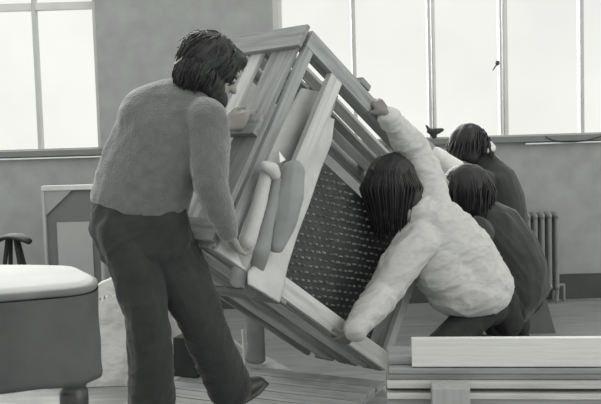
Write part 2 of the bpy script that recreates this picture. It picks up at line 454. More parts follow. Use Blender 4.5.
# patterned panel in the crate
def artwork():
    a0, a1, b0, b1, l0 = .30, AL - .062, .39, BL - .03, .11
    m = mat('dark relief', .030, .55, var=.3, scale=14, spec=.5)
    root = thing('relief_panel', K((a0 + a1) / 2, b1, l0), 'dark panel covered in rows of small raised flecks, held inside the crate', 'panel')
    bm = bmesh.new(); fbox(bm, K, (a0, a1), (b0, b1), (l0, l0 + .03)); obj('panel', bm, m, root)
    # rows of small raised nubs, laid out on the level while the panel is tilted
    bm = bmesh.new(); rnd = random.Random(3)
    e1 = (Ah * .93 + Bh * -.36).normalized(); e2 = (Ah * .36 + Bh * .93).normalized()
    st1, st2 = .043, .034
    cen = K((a0 + a1) / 2, (b0 + b1) / 2, l0)
    for i in range(-30, 31):
        for j in range(-34, 35):
            p = cen + e1 * (st1 * (i + .5 * (j % 2))) + e2 * (st2 * j)
            q = p - P1; a, b = q.dot(Ah), q.dot(Bh)
            if not (a0 + .012 < a < a1 - .012 and b0 + .012 < b < b1 - .012): continue
            p = p + e1 * rnd.uniform(-.003, .003) + e2 * rnd.uniform(-.003, .003)
            h = rnd.uniform(.008, .014); wx, wy = .012 * rnd.uniform(.6, 1.1), .007 * rnd.uniform(.7, 1.1)
            base = [p + e1 * sx * wx + e2 * sy * wy for sx, sy in ((-1, -1), (1, -1), (1, 1), (-1, 1))]
            tip = [p + e1 * sx * wx * .6 + e2 * sy * wy * .4 - Lh * h for sx, sy in ((-1, -1), (1, -1), (1, 1), (-1, 1))]
            bv = [bm.verts.new(v + Lh * .002) for v in base]; tv = [bm.verts.new(v) for v in tip]
            bm.faces.new(tv)
            for k in range(4): bm.faces.new((bv[k], bv[(k + 1) % 4], tv[(k + 1) % 4], tv[k]))
    o = obj('flecks', bm, mat('fleck paint', .15, .5, var=.5, scale=18, spec=.6), root); o['kind'] = 'stuff'
artwork()

# padding sheet draped beside the middle post
def kp(x, y, l): return atp(x, y, K(0, 0, l), Lh)
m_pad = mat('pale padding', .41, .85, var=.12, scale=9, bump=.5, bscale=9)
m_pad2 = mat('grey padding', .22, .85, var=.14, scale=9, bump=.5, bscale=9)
def sheet(name, Lp, Rp, m, th, label, cat, nx=14, ny=40, amp=.006, group=None, seed=0):
    """cloth between two pixel polylines (x, y, depth l in the crate)"""
    def samp(P, u):
        f = u * (len(P) - 1); i = min(int(f), len(P) - 2); s = f - i
        p0, p1, p2, p3 = [V(P[min(max(k, 0), len(P) - 1)]) for k in (i - 1, i, i + 1, i + 2)]
        q = .5 * ((2 * p1) + (p2 - p0) * s + (2 * p0 - 5 * p1 + 4 * p2 - p3) * s * s + (3 * p1 - p0 - 3 * p2 + p3) * s ** 3)
        return kp(q.x, q.y, q.z)
    bm = bmesh.new(); fr_, bk = [], []
    for j in range(ny + 1):
        v = j / ny; a, b = samp(Lp, v), samp(Rp, v)
        rf, rb = [], []
        for i in range(nx + 1):
            u = i / nx; p = a.lerp(b, u)
            e = math.sqrt(max(0, 1 - (2 * u - 1) ** 8)) * .5 * th + .001
            d = amp * noise.noise(V((u * 4 + seed, v * 2.2, seed))) + amp * .5 * noise.noise(V((u * 9, v * 7, seed + 4)))
            rf.append(bm.verts.new(p - Lh * (e + d))); rb.append(bm.verts.new(p + Lh * (e - d)))
        fr_.append(rf); bk.append(rb)
    for j in range(ny):
        for i in range(nx):
            bm.faces.new((fr_[j][i], fr_[j][i + 1], fr_[j + 1][i + 1], fr_[j + 1][i])); bm.faces.new((bk[j][i], bk[j + 1][i], bk[j + 1][i + 1], bk[j][i + 1]))
        bm.faces.new((fr_[j][0], fr_[j + 1][0], bk[j + 1][0], bk[j][0])); bm.faces.new((fr_[j][nx], bk[j][nx], bk[j + 1][nx], fr_[j + 1][nx]))
    for i in range(nx):
        bm.faces.new((fr_[0][i], bk[0][i], bk[0][i + 1], fr_[0][i + 1])); bm.faces.new((fr_[ny][i], fr_[ny][i + 1], bk[ny][i + 1], bk[ny][i]))
    o = obj(name, bm, m, None, True); return tag(o, label, cat, group)
sheet('padding_sheet', [(316, 112, .07), (300, 140, .07), (285, 180, .07), (268, 225, .05), (254, 262, .0), (248, 272, -.035), (248, 284, -.05)],
      [(334, 120, .07), (331, 145, .07), (321, 170, .07), (309, 205, .07), (297, 236, .05), (288, 265, -.01), (284, 288, -.035), (279, 303, -.05)],
      m_pad, .02, 'pale padding sheet with a curved bright edge along the dark panel', 'padding')
sheet('padding_sheet', [(301, 88, .11), (283, 122, .11), (250, 190, .11), (222, 250, .11)], [(338, 96, .11), (322, 140, .11), (300, 200, .11), (268, 268, .11)],
      m_pad, .012, 'flat padding sheet left of the middle post, above the padding rolls in the crate', 'padding', seed=3)
# rolled bolsters standing in the mouth of the crate
def bolster(pts, r, m, label, seed):
    bm = bmesh.new(); chain(bm, [kp(*p) for p in pts], r)
    o = solid('padding_roll', bm, m, None, .008, 3, folds(.013, 9, pts and (kp(*pts[0]) - kp(*pts[-1])), .25, seed))
    tag(o, label, 'padding roll', 'rolled padding in the crate mouth')
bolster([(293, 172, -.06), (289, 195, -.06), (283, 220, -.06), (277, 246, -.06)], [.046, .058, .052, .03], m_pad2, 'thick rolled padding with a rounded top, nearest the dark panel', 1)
bolster([(267, 172, -.05), (259, 205, -.05), (248, 240, -.03), (237, 280, .07)], [.026, .03, .036, .03], m_pad, 'thin pale padding roll left of the thick roll, with a folded tip', 2)
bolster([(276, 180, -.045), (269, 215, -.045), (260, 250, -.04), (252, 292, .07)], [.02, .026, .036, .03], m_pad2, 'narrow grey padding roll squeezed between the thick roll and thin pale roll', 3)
bm = bmesh.new(); chain(bm, [kp(265, 166, -.075), kp(272, 169, -.08), kp(276, 175, -.085)], [.022, .03, .02]); tag(solid('cloth_knot', bm, m_pad, None, .007, 2, folds(.004, 14)), 'small pale knot of cloth on the thin roll', 'cloth')
bm = bmesh.new(); ps = [kp(278, 151, -.03), kp(285, 160, -.03), kp(279, 163, -.03)]
a = [bm.verts.new(p - Lh * .006) for p in ps]; b = [bm.verts.new(p + Lh * .006) for p in ps]; bm.faces.new(a); bm.faces.new(b[::-1])
for i in range(3): bm.faces.new((a[i], b[i], b[(i + 1) % 3], a[(i + 1) % 3]))
tag(obj('paper_scrap', bm, m_white, None, bevel=.002), 'tiny white paper triangle poking up beside the thick padding roll', 'paper')

# ------------------------------------------------------------------ crate lid on the floor
m_lid = wood('lid boards', .27, (-.9, .44, 0), var=.25)
def lid():
    c0 = atz(386, 381, .05); dl = V((-.898, .44, 0)).normalized(); dw = V((-.44, -.898, 0)).normalized()
    F = lambda a, b, z: c0 + dl * a + dw * b + V((0, 0, z - .05))
    root = thing('crate_lid', F(.65, .35, -0.0), 'boarded crate lid lying flat on the floor under the crate', 'lid')
    b = 0; rnd = random.Random(5)
    while b < .72:
        w_ = rnd.choice((.1, .11, .12)); bm = bmesh.new(); fbox(bm, F, (rnd.uniform(0, .012), 1.0), (b, b + w_ - .010), (.027, .05)); obj('board', bm, m_lid, root, bevel=.002); b += w_
    for a in (.02, .46, .9):
        bm = bmesh.new(); fbox(bm, F, (a, a + .08), (0, b - .006), (.0, .026)); obj('batten', bm, m_lid, root, bevel=.002)
lid()

# ------------------------------------------------------------------ lumber stack, right foreground
def lumber():
    g = 'boards stacked in the right foreground'
    ya = math.radians(-6.3); ex = V((math.cos(ya), math.sin(ya), 0)); ey = V((-ex.y, ex.x, 0)); O = at(386, 370, 3.22); O.z = 0
    F = lambda a, b, z: O + ex * a + ey * b + V((0, 0, z))
    L_ = 2.0
    specs = [  # x start, front, back, z0, z1, tone, label
        (.100, -.045, -.012, .3385, .449, .64, 'smooth white plank standing on edge along the front of the stacked boards'),
        (.008, .0, .17, .336, .367, .25, 'grey board behind the white plank, topmost of the flat stacked boards'),
        (.010, -.055, .16, .314, .334, .24, 'thin grey board directly under the white plank'),
        (.008, -.05, .16, .291, .312, .20, 'second grey board under the white plank, just above the two jutting pale boards'),
        (.003, -.085, .15, .266, .289, .50, 'upper of the two pale boards jutting forward low in the stack'),
        (.0, -.05, .15, .250, .264, .09, 'thin dark filler for the gap between the two pale jutting boards'),  # shade of the gap between boards, put in as a dark-toned strip
        (.003, -.09, .15, .226, .248, .55, 'lower of the two pale boards jutting forward low in the stack'),
        (.0, -.08, .15, .13, .224, .26, 'thick grey beam along the bottom edge of the picture, lowest of the stack')]
    for i, (x, y0, y1, z0, z1, tone, lab) in enumerate(specs):
        wp = i == 0
        m = wood('board tone %d' % i, tone, ex, var=.04 if wp else .2, rough=.45 if wp else .7)
        bm = bmesh.new(); fbox(bm, F, (x, L_ + (i % 3) * .04), (y0, y1), (z0, z1)); tag(obj('plank', bm, m, None, bevel=.0025), lab, 'board', None if wp else g)
    for x0_ in (.5, 1.5):
        bm = bmesh.new(); fbox(bm, F, (x0_, x0_ + .1), (-.07, .14), (0, .129)); tag(obj('bearer_block', bm, m_cL, None, bevel=.003), 'rough bearer block on the floor beneath the stacked boards', 'block', 'bearer blocks')
    a0 = .168; bm = bmesh.new(); fbox(bm, F, (a0, a0 + .138), (-.20, -.092), (0, .300))
    tag(obj('wood_block', bm, wood('block', .30, (0, 0, 1), var=.1), None, bevel=.003), 'upright square wood block against the front of the stacked boards', 'block')
lumber()

# dark board leaning behind the crouching figure
bm = bmesh.new(); ps = [at(543, 287, 5.12), at(557, 338, 5.08), at(524, 341, 5.08), at(526, 318, 5.1)]
a = [bm.verts.new(p) for p in ps]; b = [bm.verts.new(p + V((0, .02, 0))) for p in ps]; bm.faces.new(a); bm.faces.new(b[::-1])
for i in range(4): bm.faces.new((a[i], b[i], b[(i + 1) % 4], a[(i + 1) % 4]))
tag(obj('leaning_board', bm, mat('leaning board', .10, .6, var=.15), None), 'dark pointed board leaning beside the radiator behind the jacketed figure', 'board')

# ------------------------------------------------------------------ plastic sheeting and bits on the floor at left
def heap():
    m = mat('plastic sheeting', .56, .5, var=.12, scale=5, bump=1, bscale=4, bdist=.06, stretch=(1, 1, 1.6), spec=.6)
    cx, cy = -1.04, 4.54
    bm = bmesh.new(); nx, ny = 70, 50; g = []
    for j in range(ny + 1):
        row = []
        for i in range(nx + 1):
            u, v = i / nx * 2 - 1, j / ny * 2 - 1
            r = math.sqrt(u * u + v * v)
            x, y = cx + u * .42, cy + v * .34
            env = max(0, 1 - r * r) ** .7
            q = V((x * 3.2 + y * 1.2, y * 3, 0)); rid = 1 - abs(noise.noise(q + V((3, 1, 0)))) * 2.2
            rid2 = 1 - abs(noise.noise(q * 2.4 + V((x * 6, 0, 9)))) * 2.5
            z = env * (.22 + .24 * rid + .04 * rid2 + .10 * noise.noise(q * 2.3) + .22 * max(0, -u * .2 + v * .6)) + .004
            d = noise.noise_vector(V((x * 5, y * 5, 7))) * .08 * env
            z += env * .07 * abs(math.sin((x * .8 + y * 1.0) * 11 + noise.noise(q * .7) * 4))
            row.append(bm.verts.new((x + d.x, y + d.y, max(.004, z))))
        g.append(row)
    for j in range(ny):
        for i in range(nx): bm.faces.new((g[j][i], g[j][i + 1], g[j + 1][i + 1], g[j + 1][i]))
    r = bmesh.ops.extrude_face_region(bm, geom=bm.faces[:]); bmesh.ops.translate(bm, verts=[v for v in r['geom'] if isinstance(v, bmesh.types.BMVert)], vec=(0, 0, -.003))
    o = obj('plastic_sheet', bm, m, None, True); tag(o, 'heap of crumpled pale plastic sheeting on the floor behind the left man', 'plastic sheet')
heap()
hp_o = [o for o in C.objects if o.name.startswith('plastic_sheet')][0]
c = at(116, 338, 4.5); hit, loc, nrm, _ = hp_o.ray_cast(V((c.x, 4.42, 2)) - hp_o.location, V((0, 0, -1)))
c = loc + hp_o.location + V((0, 0, .008)); bm = bmesh.new(); cap(bm, c, c + V((.05, 0, .01)), .014, .01); cap(bm, c + V((-.03, 0, .0)), c, .008, .014)
tag(solid('paper_scrap', bm, m_white, None, .006, 1, folds(.005, 25)), 'small crumpled white paper scrap on the plastic sheeting', 'paper')
def darkbox():
    Y = 4.15; m = mat('black case', .03, .8, var=.2)
    p = at(184, 384, Y); root = None
    bm = bmesh.new()
    z1 = at(184, 338, Y).z
    F = lambda a, b, c: V((p.x, Y, 0)) + V((.94, -.34, 0)) * a + V((.34, .94, 0)) * b + V((.02 * c, 0, c))
    fbox(bm, F, (-.06, .075), (0, .09), (.051, z1)); o = obj('black_case', bm, m, None, bevel=.006); tag(o, 'small black case seen between the legs of the bearded man', 'case')
darkbox()
# things under the crate
bm = bmesh.new(); cb = at(255, 362, 4.30); cb.z = .055
loft(bm, [cb + V((0, .02, .03)), cb + V((.01, .02, .12)), cb + V((.0, .03, .27))], [.055, .045, .05], [.04, .03, .025], V((1, 0, 0)), capk=.4)
tag(solid('folded_blanket', bm, m_pad2, None, .008, 2, folds(.006, 10, (0, 0, 1))), 'grey folded blanket standing under the crate beside the lifted shoe', 'blanket')
bm = bmesh.new(); p0, p1 = at(242.5, 330, 4.2), at(244, 361, 4.2); cap(bm, (p1.x, 4.2, .055), p0, .005, .005); cap(bm, at(233, 340, 4.2), at(243, 348, 4.2), .005, .006)
tag(obj('white_strip', bm, m_white, None, True), 'thin white wooden strip standing under the crate beside the folded blanket', 'strip')
bm = bmesh.new(); ps = [atz(266, 356.5, .053), atz(294, 371, .053), atz(262, 368, .053)]
a = [bm.verts.new(p) for p in ps]; b = [bm.verts.new(p + V((0, 0, .003))) for p in ps]; bm.faces.new(a[::-1]); bm.faces.new(b)
for i in range(3): bm.faces.new((a[i], b[i], b[(i + 1) % 3], a[(i + 1) % 3]))
tag(obj('paper_sheet', bm, m_pad, None), 'pale paper triangle lying on the crate lid under the crate', 'paper')

# ------------------------------------------------------------------ people
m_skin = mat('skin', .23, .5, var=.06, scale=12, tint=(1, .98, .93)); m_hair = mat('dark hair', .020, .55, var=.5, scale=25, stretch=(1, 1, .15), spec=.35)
m_eye = mat('eye', .5, .2, var=.05)
def head(bm, c, f, u, s=1.0):
    f = V(f).normalized(); u = V(u); u = (u - f * u.dot(f)).normalized(); r = f.cross(u)
    g = lambda a, b, d: c + f * (a * s) + r * (b * s) + u * (d * s)
    ell(bm, g(-.012, 0, .03), (.092 * s, .076 * s, .098 * s), f, u)
    ell(bm, g(.022, 0, -.03), (.066 * s, .060 * s, .088 * s), f, u)
    ell(bm, g(.048, 0, -.088), (.030 * s, .030 * s, .024 * s), f, u)            # chin
    cap(bm, g(.086, 0, .012), g(.108, 0, -.022), .010 * s, .014 * s)             # nose
    cap(bm, g(.086, -.018, -.052), g(.086, .018, -.052), .008 * s, .008 * s); cap(bm, g(.084, -.014, -.062), g(.084, .014, -.062), .009 * s, .009 * s)
    cap(bm, g(.080, -.045, .030), g(.080, .045, .030), .013 * s, .013 * s)       # brow
    for k in (-1, 1): ell(bm, g(-.002, k * .077, -.008), (.016 * s, .008 * s, .030 * s), f, u)
    return g
def eyes(g, s, par):
    for k in (-1, 1):
        bm = bmesh.new(); ell(bm, g(.076, k * .031, .010), (.012 * s,) * 3, nu=12, nv=8); obj('eye', bm, m_eye, par, True)
def hand(bm, w_, d, n, thumb=1, curl=25, s=1.0):
    """w_ wrist, d finger direction, n palm normal (fingers curl towards it)"""
    d = V(d).normalized(); n = V(n); n = (n - d * n.dot(d)).normalized(); sd = d.cross(n) * thumb; w_ = V(w_)
    G = lambda a, b, c: w_ + d * (a * s) + sd * (b * s) + n * (c * s)
    for b in (-.026, -.009, .009, .026): cap(bm, G(.012, b * .65, 0), G(.088, b * 1.05, 0), .016 * s, .0125 * s)
    for b, L_, q in ((.031, .072, 0), (.0105, .080, 1), (-.0105, .075, 2), (-.030, .058, 3)):
        p = G(.088, b, 0); a = math.radians(curl * .6); r = .0088 * s
        for k, (fr_, rr) in enumerate(((.45, .0092), (.30, .0084), (.25, .0076))):
            dd = (d * math.cos(a) + n * math.sin(a) + sd * (b * 1.5)).normalized()
            q2 = p + dd * (L_ * fr_ * s); cap(bm, p, q2, rr * s, rr * .93 * s, 10); p = q2; a += math.radians(curl)
    p = G(.02, .026, .004); q = G(.052, .056, .014); cap(bm, p, q, .014 * s, .011 * s, 10); q2 = G(.08, .064, .030); cap(bm, q, q2, .0105 * s, .009 * s, 10); cap(bm, q2, G(.098, .062, .044), .009 * s, .0075 * s, 10)
def shoe(bm, heel, toe, upv, w_=.045, h=.075):
    d = (V(toe) - V(heel)).normalized(); u = V(upv); u = (u - d * u.dot(d)).normalized(); L_ = (V(toe) - V(heel)).length
    P = lambda a, z: V(heel) + d * (a * L_) + u * z
    sd = d.cross(u)
    loft(bm, [P(.08, h * .5), P(.3, h * .5), P(.6, h * .42), P(.85, h * .33)], [w_ * .75, w_ * .85, w_ * 1.05, w_ * .85], [h * .5, h * .55, h * .42, h * .3], sd)
    bxs = [P(-.01, .0), P(.3, .0), P(.65, .0), P(.97, .008)]
    loft(bm, [p + u * .009 for p in bxs], [w_ * .8, w_ * .8, w_ * 1.08, w_ * .75], [.010] * 4, sd)
    cap(bm, P(.14, h * .7), P(.10, h * 1.35), w_ * .85, w_ * .85)
def locks(bm, root_pts, rnd, n, length, flow, r=.006, sag=.0, wav=.01):
    """tapered strands grown from points towards flow(p)"""
    for i in range(n):
        p, nn = root_pts(rnd); pts = [p]; L_ = length * rnd.uniform(.7, 1.1); st = 6
        for k in range(st):
            d = flow(p, nn, k / st); p = p + d.normalized() * (L_ / st) + V((rnd.uniform(-1, 1), rnd.uniform(-1, 1), rnd.uniform(-1, 1))) * wav; pts.append(p)
        t0 = (pts[-1] - pts[0]).normalized(); s, q = frame_of(t0, V((.2, 1, .3)))
        rs = []
        for k, c in enumerate(pts):
            rr = r * (1 - (k / len(pts)) ** 2) + .0007
            rs.append([c + s * (rr * math.cos(a)) + q * (rr * .6 * math.sin(a)) for a in (0, PI * .4, PI * .8, PI * 1.2, PI * 1.6)])
        rings(bm, rs)
def add_mesh(o, bm, loc_world):
    """merge extra geometry (world space) into an object's own mesh"""
    b2 = bmesh.new(); b2.from_mesh(o.data); me = bpy.data.meshes.new('t'); bmesh.ops.translate(bm, verts=bm.verts, vec=-loc_world); bmesh.ops.recalc_face_normals(bm, faces=bm.faces); bm.to_mesh(me); bm.free(); b2.from_mesh(me); b2.to_mesh(o.data); b2.free()
    for p in o.data.polygons: p.use_smooth = True

# ---- man on the left
def man():
    at = lambda x, y, Y, at0=globals()['at']: at0(x, y, Y * .96)
    rt = thing('person', V((-.60, 3.35, 0)), 'bearded person in knitted sweater and dark trousers, seen from behind, lifting the crate', 'person')
    H = at(211, 73, 3.48); f = V((.80, .42, -.42)); u = V((.35, .1, 1))
    neck = at(194, 104, 3.46); chest = at(172, 122, 3.45); belly = at(152, 165, 3.43); waist = at(143, 195, 3.42); hip = at(140, 222, 3.42)
    shR, elR, wrR = at(207, 122, 3.36), at(211, 186, 3.30), at(228, 232, 3.36)
    hp = K(-.055, 1.0, -.0)
    hdR = at(236, 248, 3.42)
    shL, elL = at(160, 106, 3.60), at(208, 142, 3.66)
    wrL = atp(232, 131, K(-.05, 0, 0), Ah) - Ah * .05
    hL, kL, aL = at(126, 232, 3.40), at(146, 312, 3.36), V((at(152, 415, 3.5).x, 3.36, .09))
    hR, kR, aR = at(162, 236, 3.46), at(198, 312, 3.48), at(232, 392, 3.66)
    S = V((1, -.25, .1))
    bm = bmesh.new()
    g = head(bm, H, f, u, 1.08)
    chain(bm, [neck, H - f.normalized() * .02 - V((0, 0, .05))], [.062, .058])
    loft(bm, [neck, chest, belly, waist, hip], [.10, .19, .165, .145, .165], [.08, .12, .115, .11, .12], S)
    chain(bm, [shR, elR, wrR], [.058, .045, .03]); chain(bm, [shL, elL, wrL], [.055, .042, .03])
    chain(bm, [hL, kL, aL], [.088, .062, .045]); chain(bm, [hR, kR, aR], [.088, .062, .045])
    hand(bm, wrR, hdR - wrR, V((.6, .7, -.4)), -1, 38, 1.05)
    hand(bm, wrL, (V((.9, .1, .15))), V((.3, .9, -.1)), 1, 30, 1.05)
    b = solid('body', bm, m_skin, rt, .0075, 2); eyes(g, 1.08, b)
    # sweater
    m = mat('knitted sweater', .098, .95, var=.14, scale=30, bump=.6, bscale=140, sheen=.7)
    bm = bmesh.new()
    loft(bm, [neck + (neck - chest) * .15, at(184, 106, 3.455), at(170, 126, 3.45), at(158, 150, 3.44), at(149, 168, 3.43), at(142, 190, 3.42), at(138, 208, 3.42)],
         [.085, .15, .205, .205, .20, .20, .19], [.08, .115, .14, .14, .135, .13, .125], S)
    ell(bm, at(166, 115, 3.46), (.185, .12, .135), V((1, 0, -.25))); ell(bm, at(153, 124, 3.46), (.14, .12, .15)); ell(bm, shR, (.085, .09, .095))
    chain(bm, [shR, at(210, 150, 3.33), elR, at(219, 208, 3.32), wrR], [.082, .074, .066, .060, .042]); chain(bm, [shL, elL, wrL - (wrL - elL).normalized() * .05], [.085, .062, .05])
    loft(bm, [at(140, 198, 3.42), at(138, 210, 3.42)], [.203, .198], [.132, .13], S, capk=.1)
    f1 = folds(.009, 6, (.4, 0, 1), .3, 4); f2 = folds(.004, 14, (1, 0, .2), .5, 5); fd = lambda p, n: f1(p, n) + f2(p, n)
    solid('sweater', bm, m, rt, .009, 16, fd)
    bm = bmesh.new(); chain(bm, [wrR - (wrR - elR).normalized() * .045, wrR - (wrR - elR).normalized() * .01], [.043, .041]); solid('cuff', bm, m, rt, .008, 1)
    # trousers
    m = mat('dark trousers', .027, .85, var=.18, scale=14, bump=.2, bscale=80, sheen=.15)
    bm = bmesh.new()
    loft(bm, [at(139, 203, 3.42), at(139, 222, 3.42), at(146, 246, 3.43)], [.19, .202, .195], [.12, .13, .12], S)
    chain(bm, [hL, at(138, 275, 3.38), kL, at(151, 360, 3.42), V((at(152, 412, 3.5).x, 3.36, .10))], [.112, .098, .082, .083, .092], 18)
    chain(bm, [hR, at(181, 275, 3.47), kR, at(214, 350, 3.55), at(230, 388, 3.65)], [.115, .108, .094, .088, .088], 18)
    solid('trousers', bm, m, rt, .008, 3, (lambda fa, fb: lambda p, n: fa(p, n) + fb(p, n))(folds(.010, 7, (.1, 0, 1), .5, 9), folds(.007, 15, (1, 0, .4), .4, 19)))
    ms = mat('dark shoe', .03, .4, var=.2, spec=.5)
    bm = bmesh.new(); shoe(bm, V((at(232, 408, 3.66).x, 3.5, .075)), at(268, 386, 3.76), (-.45, 0, 1), .055, .105); solid('shoe', bm, ms, rt, .007, 1)
    bm = bmesh.new(); q = V((at(152, 415, 3.5).x, 3.36, 0)); shoe(bm, q + V((-.07, -.02, .002)), q + V((.19, .08, .002)), (0, 0, 1), .05, .085); solid('shoe', bm, ms, rt, .007, 1)
    # hair and beard
    bm = bmesh.new(); F = f.normalized(); U = (u - F * u.dot(F)).normalized(); R_ = F.cross(U)
    G = lambda a, b_, c: H + F * a + R_ * b_ + U * c
    ell(bm, G(-.028, 0, .045), (.125, .112, .108), F, U); ell(bm, G(-.075, 0, -.030), (.06, .085, .065), F, U); ell(bm, at(195, 72, 3.42), (.085, .08, .062), V((1, 0, .4))); ell(bm, at(186, 77, 3.42), (.045, .05, .028), V((1, 0, .2))); ell(bm, at(206, 82, 3.44), (.07, .07, .06))
    ell(bm, G(.045, 0, .088), (.07, .08, .042), F, U)
    ell(bm, G(-.03, .062, -.005), (.05, .03, .07), F, U); ell(bm, G(-.03, -.062, -.005), (.05, .03, .07), F, U)
    o = solid('hair', bm, m_hair, rt, .006, 3, folds(.010, 30, U, .3, 2, True))
    rnd = random.Random(1); bm = bmesh.new(); hc = G(-.028, 0, .045)
    def rp_(r):
        a, b_ = r.uniform(0, 2 * PI), r.uniform(-.75, 1)
        if b_ < 0 and math.cos(a) > .1: a += PI
        n = (F * math.cos(a) * math.sqrt(1 - min(1, b_ * b_)) + R_ * math.sin(a) * math.sqrt(1 - min(1, b_ * b_)) + U * b_).normalized()
        return hc + F * n.dot(F) * .120 + R_ * n.dot(R_) * .107 + U * n.dot(U) * .104, n
    def fl(p, n, k):
        e = p - hc; nn = V((0, 0, 0)) + F * (e.dot(F) / .0144) + R_ * (e.dot(R_) / .0114) + U * (e.dot(U) / .0108); nn.normalize()
        d = -U - F * .45; d = d - nn * d.dot(nn)
        return d.normalized() + nn * (.10 if k > .7 else -.02)
    locks(bm, rp_, rnd, 1100, .095, fl, .0045, wav=.004)
    nc = at(196, 71, 3.42); r0v = V((.086, .082, .064))
    def rp2(r):
        n = V((r.gauss(0, 1), r.gauss(-.3, 1), r.gauss(.1, .8))).normalized(); return nc + V((n.x * r0v.x, n.y * r0v.y, n.z * r0v.z)), n
    def fl2(p, n, k):
        d = V((-.55, -.1, -.9)); e = (p - nc).normalized(); return d - e * d.dot(e) + e * (.25 if k > .6 else .02)
    locks(bm, rp2, rnd, 700, .075, fl2, .0045, wav=.004)
    add_mesh(o, bm, wloc(o))
    bm = bmesh.new(); ell(bm, G(.050, 0, -.085), (.058, .066, .058), F, U); ell(bm, G(.02, .055, -.06), (.045, .025, .05), F, U); ell(bm, G(.02, -.055, -.06), (.045, .025, .05), F, U)
    solid('beard', bm, m_hair, rt, .006, 1, folds(.006, 40, U, .4, 5, False))
man()

